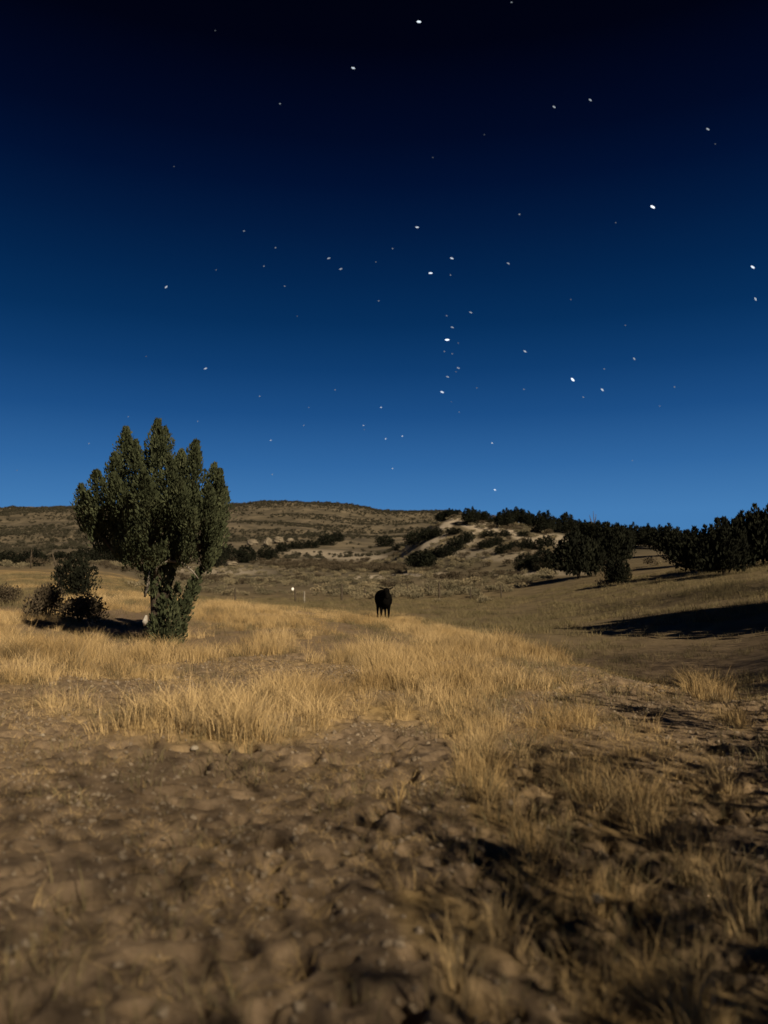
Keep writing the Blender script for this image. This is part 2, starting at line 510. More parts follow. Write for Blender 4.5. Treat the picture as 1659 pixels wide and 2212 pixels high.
def ground_z(x, y):
    x = np.asarray(x, float); y = np.asarray(y, float)
    r = np.hypot(x, y); a = np.arctan2(x, y)
    i = np.clip(np.searchsorted(RR, r) - 1, 0, nR - 2); j = np.clip(np.searchsorted(AZ, a) - 1, 0, nA - 2)
    t = np.clip((r - RR[i]) / (RR[i + 1] - RR[i]), 0, 1); s = np.clip((a - AZ[j]) / (AZ[j + 1] - AZ[j]), 0, 1)
    return (Z[i, j] * (1 - t) + Z[i + 1, j] * t) * (1 - s) + (Z[i, j + 1] * (1 - t) + Z[i + 1, j + 1] * t) * s


def depth_at(X, Y, dmin=2.0, dmax=900.0):
    """distance at which the ground under column X shows at height Y"""
    d = np.exp(np.linspace(math.log(dmin), math.log(dmax), 1500))
    k = (X - CX) / FPX
    x = d * k * 0.997
    z = ground_z(x, d)
    _, py = project(x, d, z)
    best = np.minimum.accumulate(py)
    vis = py <= best + 1.2
    ok = np.where(vis & (py <= Y))[0]
    i = ok[0] if len(ok) else int(np.argmin(np.abs(py - Y)))
    return float(d[i])


def spot(X, Y, dmin=2.0, dmax=900.0):
    d = depth_at(X, Y, dmin, dmax)
    x = float((X - CX) / FPX * d)
    for _ in range(3):
        z = float(ground_z(x, d))
        f = d * cp + (z - CAM_Z) * sp
        x = (X - CX) / FPX * f
    return x, d, float(ground_z(x, d))


# ------------------------------------------------------------------ scattered cover (stuff) by geometry nodes
def tuft_mesh(name, n, h, spread, lean, w, mat, seed, seg=2):
    g = np.random.default_rng(seed)
    V, F = [], []
    for k in range(n):
        q = g.uniform(0, 2 * math.pi); rad = spread * math.sqrt(g.random())
        bx, by = rad * math.cos(q), rad * math.sin(q)
        hh = h * g.uniform(.45, 1.1); ln = lean * g.uniform(.2, 1.3); dq = q + g.normal(0, .8)
        ww = w * g.uniform(.6, 1.3); fq = g.uniform(0, math.pi)
        ox, oy = math.cos(fq) * ww / 2, math.sin(fq) * ww / 2
        b0 = len(V)
        for s in range(seg + 1):
            t = s / seg
            cx, cy, cz_ = bx + math.cos(dq) * ln * hh * t * t, by + math.sin(dq) * ln * hh * t * t, hh * (t - .18 * ln * t * t) - .03 * (s == 0)
            tw = 1 - .82 * t
            V.append((cx - ox * tw, cy - oy * tw, cz_)); V.append((cx + ox * tw, cy + oy * tw, cz_))
        for s in range(seg):
            F.append((b0 + 2 * s, b0 + 2 * s + 1, b0 + 2 * s + 3, b0 + 2 * s + 2))
    return mesh_np(name, V, F, mat)


def spray_cloud(g, centres, axes, length, width):
    """leaf-sized kite faces: centre, axis direction"""
    n = len(centres)
    ax = axes / np.linalg.norm(axes, axis=1, keepdims=True)
    rnd = g.normal(size=(n, 3))
    sd = np.cross(ax, rnd); sd /= np.linalg.norm(sd, axis=1, keepdims=True) + 1e-9
    L = (length * g.uniform(.6, 1.4, n))[:, None]; W = (width * g.uniform(.6, 1.4, n))[:, None]
    p0 = centres - ax * L * .5; p2 = centres + ax * L * .5
    p1 = centres + sd * W * .5 - ax * L * .05; p3 = centres - sd * W * .5 - ax * L * .05
    V = np.stack([p0, p1, p2, p3], 1).reshape(-1, 3)
    F = np.arange(4 * n).reshape(n, 4)
    return V, F


def bush_mesh(name, n, h, w, leaf, mat, seed):
    g = np.random.default_rng(seed)
    lob = [(g.normal(0, w * .22), g.normal(0, w * .22), h * g.uniform(.35, .62), w * g.uniform(.2, .34)) for _ in range(9)]
    c = []
    ax = []
    for k in range(n):
        lx, ly, lz, lrad = lob[g.integers(len(lob))]
        v = g.normal(size=3); v /= np.linalg.norm(v); rr = lrad * g.random() ** .35
        p = np.array([lx, ly, lz]) + v * rr * np.array([1, 1, h / w * 1.2])
        if p[2] < 0: p[2] = abs(p[2]) * .4
        c.append(p); ax.append(v * .6 + np.array([0, 0, .9]) + g.normal(0, .35, 3))
    V, F = spray_cloud(g, np.array(c), np.array(ax), leaf, leaf * .42)
    return mesh_np(name, V, F, mat)


def scatter(name, label, cat, pts, rz, scale, idx, variants, tilt=0.08):
    """one object of kind stuff: points carrying instances of the variant meshes"""
    pts = np.asarray(pts, np.float32)
    me = bpy.data.meshes.new(name)
    me.vertices.add(len(pts)); me.vertices.foreach_set('co', pts.ravel())
    rot = np.stack([rng.normal(0, tilt, len(pts)), rng.normal(0, tilt, len(pts)), rz], -1).astype(np.float32)
    a = me.attributes.new('rot', 'FLOAT_VECTOR', 'POINT'); a.data.foreach_set('vector', rot.ravel())
    a = me.attributes.new('scl', 'FLOAT_VECTOR', 'POINT'); a.data.foreach_set('vector', np.asarray(scale, np.float32).ravel())
    a = me.attributes.new('pick', 'INT', 'POINT'); a.data.foreach_set('value', np.asarray(idx, np.int32))
    o = obj(name, me)
    ng = bpy.data.node_groups.new(name + '_scatter', 'GeometryNodeTree')
    ng.interface.new_socket('Geometry', in_out='INPUT', socket_type='NodeSocketGeometry')
    ng.interface.new_socket('Geometry', in_out='OUTPUT', socket_type='NodeSocketGeometry')
    gi = ng.nodes.new('NodeGroupInput'); go = ng.nodes.new('NodeGroupOutput')
    g2i = ng.nodes.new('GeometryNodeGeometryToInstance')
    for m in reversed(variants):
        src = bpy.data.objects.new(m.name + '_source', m)
        oi = ng.nodes.new('GeometryNodeObjectInfo'); oi.inputs['Object'].default_value = src
        ng.links.new(oi.outputs['Geometry'], g2i.inputs[0])
    iop = ng.nodes.new('GeometryNodeInstanceOnPoints')

    def named(nm, t):
        q = ng.nodes.new('GeometryNodeInputNamedAttribute'); q.data_type = t; q.inputs['Name'].default_value = nm
        return next(s for s in q.outputs if s.enabled and s.name == 'Attribute')
    ng.links.new(gi.outputs[0], iop.inputs['Points'])
    ng.links.new(g2i.outputs[0], iop.inputs['Instance'])
    iop.inputs['Pick Instance'].default_value = True
    ng.links.new(named('pick', 'INT'), iop.inputs['Instance Index'])
    ng.links.new(named('rot', 'FLOAT_VECTOR'), iop.inputs['Rotation'])
    ng.links.new(named('scl', 'FLOAT_VECTOR'), iop.inputs['Scale'])
    ng.links.new(iop.outputs[0], go.inputs[0])
    md = o.modifiers.new('scatter', 'NODES'); md.node_group = ng
    tag(o, label, cat, kind='stuff')
    return o


def sample_area(n, r0, r1, half_deg):
    r = np.sqrt(rng.uniform(r0 ** 2, r1 ** 2, n)); a = np.radians(rng.uniform(-half_deg, half_deg, n))
    x, y = r * np.sin(a), r * np.cos(a)
    z = ground_z(x, y)
    px, py = project(x, y, z)
    return x, y, z, px, py, r


def take(keep, *arr):
    return [q[keep] for q in arr]


# golden grass
M['old_straw'] = noise_mat('weathered_straw', [(0.3, (.13, .095, .05)), (0.5, (.22, .165, .09)), (0.72, (.36, .28, .165))], scale=1.7, detail=6)
gv = [tuft_mesh('gold_tuft_%d' % k, 30, .40 * (1, 1, .85, .7, .6)[k], .11, (.5, .6, .8, 1.0, 1.4)[k], .0055, M['old_straw' if k in (2, 4) else 'straw'], 100 + k) for k in range(5)]
x, y, z, px, py, r = sample_area(70000, 1.7, 42, 33)
m = straw_mask(px, py, x, y)
keep = rng.random(len(x)) < np.clip(m * 1.1 - .06, 0, 1)
x, y, z, r, m = take(keep, x, y, z, r, m)
hvar = np.clip(.45 + .9 * fbm(x * .7, y * .7, 91, 3), .5, 1.25) * rng.uniform(.7, 1.15, len(x)) * np.clip(.6 + .6 * m, .6, 1.1)
hvar *= np.where(r > 17, .68, 1) * np.where((r < 8.5) & (x > 0), .8, 1)
scl = np.stack([hvar * 1.15, hvar * 1.15, hvar], -1)
scatter('dry_grass', 'tall golden dry grass standing in clumps on the bank', 'grass', np.stack([x, y, z], -1),
        rng.uniform(0, 6.28, len(x)), scl, rng.integers(0, 5, len(x)), gv)

# short dull grass on trodden soil and the field
sv = [tuft_mesh('short_tuft_%d' % k, 14, .13, .10, 1.0, .006, M['dull_grass'], 200 + k) for k in range(4)]
x, y, z, px, py, r = sample_area(80000, 1.7, 60, 33)
nn = fbm(x * .8, y * .8, 31, 3)
right = np.clip((px - 700) / 500, 0, 1)
keep = rng.random(len(x)) < np.clip((nn - .42) * 2.2, 0, 1) * np.where(r < 16, .45 + .75 * right, .8) + .03
x, y, z, r = take(keep, x, y, z, r)
s = rng.uniform(.6, 1.5, len(x)) * np.where(r > 25, 1.5, 1)
scatter('short_grass', 'short dull brown grass over the trampled field', 'grass', np.stack([x, y, z], -1),
        rng.uniform(0, 6.28, len(x)), np.stack([s, s, s], -1), rng.integers(0, 4, len(x)), sv)


# clods and pebbles of the trampled dirt
def clod_mesh(name, seed, mat):
    g = np.random.default_rng(seed)
    bm = bmesh.new(); bmesh.ops.create_icosphere(bm, subdivisions=1, radius=1)
    for v in bm.verts: v.co *= g.uniform(.7, 1.15)
    me = bpy.data.meshes.new(name); bm.to_mesh(me); bm.free(); me.materials.append(mat)
    return me


cv = [clod_mesh('clod_%d' % k, 300 + k, M['clod']) for k in range(4)]
x, y, z, px, py, r = sample_area(26000, 1.7, 14, 33)
keep = (rng.random(len(x)) < np.clip(1.1 - straw_mask(px, py, x, y) * 1.5, 0, 1) * np.clip(1.3 * fbm(x, y, 66, 3) - .1, 0, 1))
x, y, z = take(keep, x, y, z)
s = .006 + .020 * rng.random(len(x)) ** 4 + .004 * rng.random(len(x))
scatter('dirt_clods', 'small clods and pebbles strewn over the bare dirt', 'dirt', np.stack([x, y, z + s * .2], -1),
        rng.uniform(0, 6.28, len(x)), np.stack([s * 1.2, s, s * .75], -1), rng.integers(0, 4, len(x)), cv, tilt=.5)

# straw litter trodden flat on the dirt
lv = [tuft_mesh('straw_litter_%d' % k, 9, .10, .12, 2.6, .004, M['straw'], 350 + k) for k in range(4)]
x, y, z, px, py, r = sample_area(26000, 1.7, 16, 33)
keep = rng.random(len(x)) < np.clip((fbm(x * 1.3, y * 1.3, 71, 3) - .36) * 2.5, 0, 1)
x, y, z = take(keep, x, y, z)
s = rng.uniform(.5, 1.3, len(x))
scatter('straw_litter', 'scraps of dry straw trodden flat on the dirt', 'straw', np.stack([x, y, z], -1),
        rng.uniform(0, 6.28, len(x)), np.stack([s, s, s * .45], -1), rng.integers(0, 4, len(x)), lv)

# sagebrush flats
bv = [bush_mesh('sage_clump_%d' % k, 260, .6, 1.0, .13, M['sage'], 400 + k) for k in range(4)]
x, y, z, px, py, r = sample_area(26000, 44, 150, 33)
dens = np.clip((fbm(x * .05, y * .05, 41, 3) - .36) * 2.6, 0, 1) * np.clip((r - 50) / 20, 0, 1)
dens = np.maximum(dens, np.clip((fbm(x * .12, y * .12, 45, 3) - .35) * 3, 0, 1) * .8 * ell(px, py, 620, 1268, 320, 24, 0))
dens = np.maximum(dens, .8 * ell(px, py, 930, 1280, 220, 16, -3))
dens = np.maximum(dens, .5 * ell(px, py, 1080, 1255, 200, 18, -6))
dens *= np.where(px > 1200, .25, 1) * np.where(r > 110, .5, 1)
keep = rng.random(len(x)) < dens * .32
x, y, z, r = take(keep, x, y, z, r)
s = rng.uniform(.5, 1.35, len(x))
scatter('sagebrush', 'low grey green sagebrush covering the flats beyond the fence', 'sagebrush', np.stack([x, y, z], -1),
        rng.uniform(0, 6.28, len(x)), np.stack([s, s, s * rng.uniform(.7, 1.1, len(x))], -1), rng.integers(0, 4, len(x)), bv)

# dark dry brush in a strip across the flats
dv = [bush_mesh('dry_brush_%d' % k, 300, .8, 1.2, .13, M['brown_brush'], 450 + k) for k in range(3)]
x, y, z, px, py, r = sample_area(30000, 70, 190, 26)
dens = np.maximum(1.1 * ell(px, py, 760, 1228, 200, 7, 2), .5 * ell(px, py, 1010, 1252, 120, 8, -4))
dens = np.maximum(dens, .12 * (fbm(x * .06, y * .06, 47, 3) > .56))
keep = rng.random(len(x)) < dens * .42
x, y, z = take(keep, x, y, z)
s = rng.uniform(.5, 1.4, len(x))
scatter('dry_brush', 'strip of dark brown dry brush across the flats below the mesa', 'brush', np.stack([x, y, z], -1),
        rng.uniform(0, 6.28, len(x)), np.stack([s * 1.2, s * 1.2, s], -1), rng.integers(0, 3, len(x)), dv)

# brush mottling the far ridge
fv = [bush_mesh('ridge_scrub_%d' % k, 150, 2.4, 3.4, .75, M['scrub'], 500 + k) for k in range(4)]
x, y, z, px, py, r = sample_area(110000, 170, 760, 33)
dens = np.clip((fbm(x * .010, y * .022, 61, 4) - .46) * 6, 0.03, 1)
dens = np.maximum(dens, .9 * np.clip((r - 600) / 60, 0, 1))
dens = np.maximum(dens, np.clip((330 - px) / 200, 0, 1) * np.clip((fbm(x * .015, y * .02, 63, 3) - .35) * 3, 0, 1))
keep = (rng.random(len(x)) < dens * np.where(r > 620, .55, .34))
x, y, z, r = take(keep, x, y, z, r)
s = rng.uniform(.2, .55, len(x)) * np.where(rng.random(len(x)) < .06, 1.7, 1)
scatter('ridge_scrub', 'dark scrub and trees mottling the far mesa slopes', 'scrub', np.stack([x, y, z], -1),
        rng.uniform(0, 6.28, len(x)), np.stack([s, s, s], -1), rng.integers(0, 4, len(x)), fv)

# ------------------------------------------------------------------ big juniper beside the path
TX, TD, TZ = spot(345, 1392, 10, 24)
SC = TD / FPX


def tp(X, Y, off=0.0):
    """point of the tree from the photograph, relative to its foot; off = metres behind the trunk plane"""
    return np.array([(X - 345) * SC, off, (1392 - Y) * SC])


def plume(g, b, t, w, n, length=.12, width=.05):
    """upright flame of foliage from b to t, radius w"""
    ax = t - b; L = np.linalg.norm(ax); ax = ax / L
    tt = g.random(n) ** .85
    prof = np.clip(np.sin(np.pi * np.clip(tt * .80 + .16, 0, 1)) ** .7, .05, 1) * np.where(tt > .7, 1 - (tt - .7) * 1.15, 1)
    q = g.uniform(0, 2 * np.pi, n)
    ref = np.array([0, 1.0, 0.1]); s1 = np.cross(ax, ref); s1 /= np.linalg.norm(s1); s2 = np.cross(ax, s1)
    lump = 1 + .25 * np.sin(3 * q + tt * 9) + .2 * np.sin(5 * q - tt * 14)
    rr = w * prof * lump * g.random(n) ** .42 * np.where(g.random(n) < .07, g.uniform(1.1, 1.5, n), 1)
    out = np.cos(q)[:, None] * s1 + np.sin(q)[:, None] * s2
    c = b + ax * (tt * L)[:, None] + out * rr[:, None]
    d = ax * 1.0 + out * .45 + g.normal(0, .28, (n, 3))
    return spray_cloud(g, c, d, length, width)


def join(parts):
    Vs, Fs, o = [], [], 0
    for V_, F_ in parts:
        Vs.append(V_); Fs.append(F_ + o); o += len(V_)
    return np.concatenate(Vs), np.concatenate(Fs)


g = np.random.default_rng(11)
CROWN = [  # base X, Y, top X, Y, half width px, offset m
    (318, 1180, 330, 903, 34, 0), (275, 1150, 255, 918, 36, .1), (385, 1150, 411, 948, 36, .1), (440, 1150, 468, 1014, 28, 0), (205, 1150, 178, 1036, 26, 0),
    (300, 1120, 300, 948, 26, .5), (360, 1120, 368, 962, 28, .4), (240, 1110, 226, 975, 26, .4), (425, 1120, 440, 990, 26, .5), (340, 1080, 348, 930, 24, -.3),
    (300, 1200, 282, 1040, 36, -.9), (350, 1210, 352, 1040, 36, -1.1), (400, 1205, 415, 1050, 36, -.9), (250, 1185, 236, 1030, 34, -.7), (440, 1190, 462, 1060, 32, -.5),
    (215, 1165, 200, 1070, 26, -.4), (460, 1150, 474, 1050, 22, .2), (325, 1150, 318, 990, 30, -.8), (380, 1150, 385, 1000, 30, -.7), (270, 1140, 262, 990, 30, -.5),
    (300, 1195, 290, 1050, 38, .9), (370, 1195, 380, 1040, 40, 1.0), (240, 1170, 230, 1040, 32, .8), (430, 1180, 450, 1040, 34, .9), (340, 1140, 345, 960, 34, .9),
    (190, 1150, 186, 1090, 22, .2), (448, 1215, 460, 1120, 24, -.2), (265, 1205, 255, 1120, 28, -.3), (330, 1220, 330, 1130, 32, -.5), (395, 1225, 400, 1130, 30, -.5),
    (440, 1240, 448, 1170, 18, .0), (186, 1150, 176, 1050, 20, -.2), (215, 1195, 200, 1110, 24, .1), (250, 1212, 240, 1120, 26, .4), (452, 1205, 464, 1110, 22, .3), (430, 1222, 440, 1130, 24, .4), (345, 1222, 345, 1130, 30, .5), (385, 1226, 392, 1140, 26, .2), (235, 1200, 222, 1110, 26, -.5), (310, 1225, 305, 1140, 28, -.9), (365, 1222, 362, 1120, 28, -1.0), (425, 1215, 436, 1110, 26, -.8), (345, 1000, 338, 915, 18, .2), (262, 1000, 252, 930, 18, .2), (290, 1218, 285, 1150, 24, .2), (415, 1100, 428, 975, 22, -.4), (295, 1060, 292, 955, 20, -.2), (470, 1120, 470, 1020, 22, -.3),
]
parts = []
for bx, by, tx, ty, w, off in CROWN:
    n = int(2100 * (w / 30.0) * ((by - ty) / 150.0) ** .8)
    lean = .25 * off
    parts.append(plume(g, tp(bx, by, off * .8), tp(tx, ty, off * 1.35), w * SC * .93, n, .075, .03))
Vc, Fc = join(parts)
cc = Vc.reshape(-1, 4, 3).mean(1)
gap = vnoise(cc[:, 0] * 3.4 + cc[:, 1] * 2.1 + 40, cc[:, 2] * 1.25 + cc[:, 1] * .8 + 40, 5)
Vc = Vc.reshape(-1, 4, 3)[gap < np.where(cc[:, 2] > (1392 - 1000) * SC, .98, .67)].reshape(-1, 3)
Fc = np.arange(len(Vc)).reshape(-1, 4)
tree = empty('juniper_tree', (TX, TD, TZ))
tag(tree, 'large bushy green juniper with several upright spires beside the dirt', 'tree')
obj('crown', mesh_np('juniper_crown', Vc, Fc, M['juniper']), tree)
parts = []
for bx, by, tx, ty, w, off in [(365, 1392, 385, 1300, 21, -.3), (350, 1392, 332, 1328, 16, -.2), (378, 1370, 408, 1280, 18, -.1), (395, 1330, 424, 1232, 16, 0), (405, 1300, 428, 1225, 12, .1),
                               (355, 1350, 352, 1285, 15, -.1), (385, 1394, 404, 1345, 12, -.2), (340, 1310, 330, 1258, 12, .1), (322, 1262, 314, 1200, 14, 0), (340, 1242, 336, 1185, 17, .1),
                               (365, 1325, 378, 1262, 15, .1), (300, 1235, 292, 1190, 14, .1), (335, 1290, 326, 1205, 15, -.25), (358, 1275, 364, 1205, 14, -.1)]:
    n = int(640 * (w / 24.0) * ((by - ty) / 100.0) ** .8)
    parts.append(plume(g, tp(bx, by, off), tp(tx, ty, off), w * SC, n, .10, .045))
lf = obj('lower_foliage', mesh_np('juniper_lower_foliage', *join(parts), M['juniper']), tree)
lf['label'] = 'skirt of green foliage sprouting round the foot of the trunk'
tr = [([tp(345, 1400), tp(338, 1330), tp(332, 1270), tp(322, 1215), tp(318, 1150), tp(325, 1050)], [.15, .12, .10, .085, .06, .02], 8),
      ([tp(340, 1330), tp(356, 1275), tp(372, 1225), tp(395, 1150), tp(410, 1040)], [.10, .08, .065, .05, .02], 7),
      ([tp(332, 1270), tp(305, 1220), tp(270, 1170), tp(250, 1080)], [.07, .06, .045, .02], 7),
      ([tp(372, 1225), tp(420, 1190), tp(455, 1140), tp(470, 1070)], [.05, .045, .035, .015], 6),
      ([tp(305, 1220), tp(240, 1190), tp(200, 1140), tp(185, 1090)], [.045, .04, .03, .012], 6)]
obj('trunk', tubes_mesh('juniper_trunk', tr, M['bark']), tree)
db = [([tp(338, 1250, -.2), tp(345, 1226, -.3), tp(372, 1214, -.4), tp(402, 1218, -.45), tp(424, 1236, -.45), tp(436, 1252, -.4)], [.035, .03, .028, .024, .018, .008], 6)]
for (a, b) in [((372, 1214), (380, 1203)), ((395, 1216), (408, 1206)), ((415, 1228), (432, 1226)), ((352, 1222), (350, 1206))]:
    db.append(([tp(*a, -.42), tp(*b, -.46)], [.012, .005], 5))
o = obj('dead_branch', tubes_mesh('juniper_dead_branch', db, M['dead_wood']), tree)
o['label'] = 'pale dead branch arching out over the lower foliage'
st = [([tp(332, 1348, -.62), tp(334, 1338, -.66), tp(337, 1326, -.66)], [.02, .052, .018], 6)]
o = obj('broken_stub', tubes_mesh('juniper_broken_stub', st, M['pale_wood']), tree)
o['label'] = 'white bare wood of a broken stub low on the trunk'
sn = [([tp(322, 1290, -.35), tp(330, 1262, -.4), tp(333, 1236, -.4)], [.02, .03, .012], 6), ]
obj('split_branch', tubes_mesh('juniper_split_branch', sn, M['dead_wood']), tree)


# ------------------------------------------------------------------ junipers of the hill and the field edge
def juniper_proto(seed, mat, n=3200, squat=1.0, leaf=.07):
    """unit tree: height 1, crown width about 1"""
    g = np.random.default_rng(seed)
    parts = []
    k = 17
    for i in range(k):
        q = 2 * math.pi * i * .618 + g.normal(0, .25); rad = .33 * math.sqrt((i + .5) / k)
        bx, by = rad * math.cos(q), rad * math.sin(q)
        top = (1.0 - .42 * (rad / .33) ** 2.5) * g.uniform(.84, 1.0)
        base = g.uniform(.06, .16) if squat >= 1 else g.uniform(-.02, .05)
        parts.append(plume(g, np.array([bx, by, base]), np.array([bx * 1.25, by * 1.25, top]), g.uniform(.14, .20), n // k, leaf, leaf * .5))
    crown = mesh_np('juniper_bush_crown', *join(parts), mat)
    tr = [([(0, 0, -.05), (.01, 0, .1), (-.01, .01, .35), (.02, 0, .7)], [.03, .026, .02, .008], 6),
          ([(.0, 0, .04), (.08, .02, .2), (.17, .04, .5)], [.02, .016, .008], 5), ([(0, 0, .05), (-.09, -.02, .22), (-.16, -.05, .5)], [.02, .015, .008], 5)]
    return crown, tubes_mesh('juniper_bush_trunk', tr, M['bark'])


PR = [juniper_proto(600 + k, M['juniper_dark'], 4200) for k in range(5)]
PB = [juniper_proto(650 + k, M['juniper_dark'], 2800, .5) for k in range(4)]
PS = [juniper_proto(680 + k, M['juniper_dark'], 3400, 1.0, .03) for k in range(2)]  # fine-leaved crowns for the unseen junipers added to cast shade


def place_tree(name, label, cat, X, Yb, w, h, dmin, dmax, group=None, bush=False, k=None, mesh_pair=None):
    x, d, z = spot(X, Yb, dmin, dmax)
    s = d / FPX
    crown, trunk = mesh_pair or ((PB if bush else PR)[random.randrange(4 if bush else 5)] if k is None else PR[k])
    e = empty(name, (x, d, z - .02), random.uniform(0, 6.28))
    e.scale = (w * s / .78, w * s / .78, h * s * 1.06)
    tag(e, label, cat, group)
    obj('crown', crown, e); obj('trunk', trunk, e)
    return e


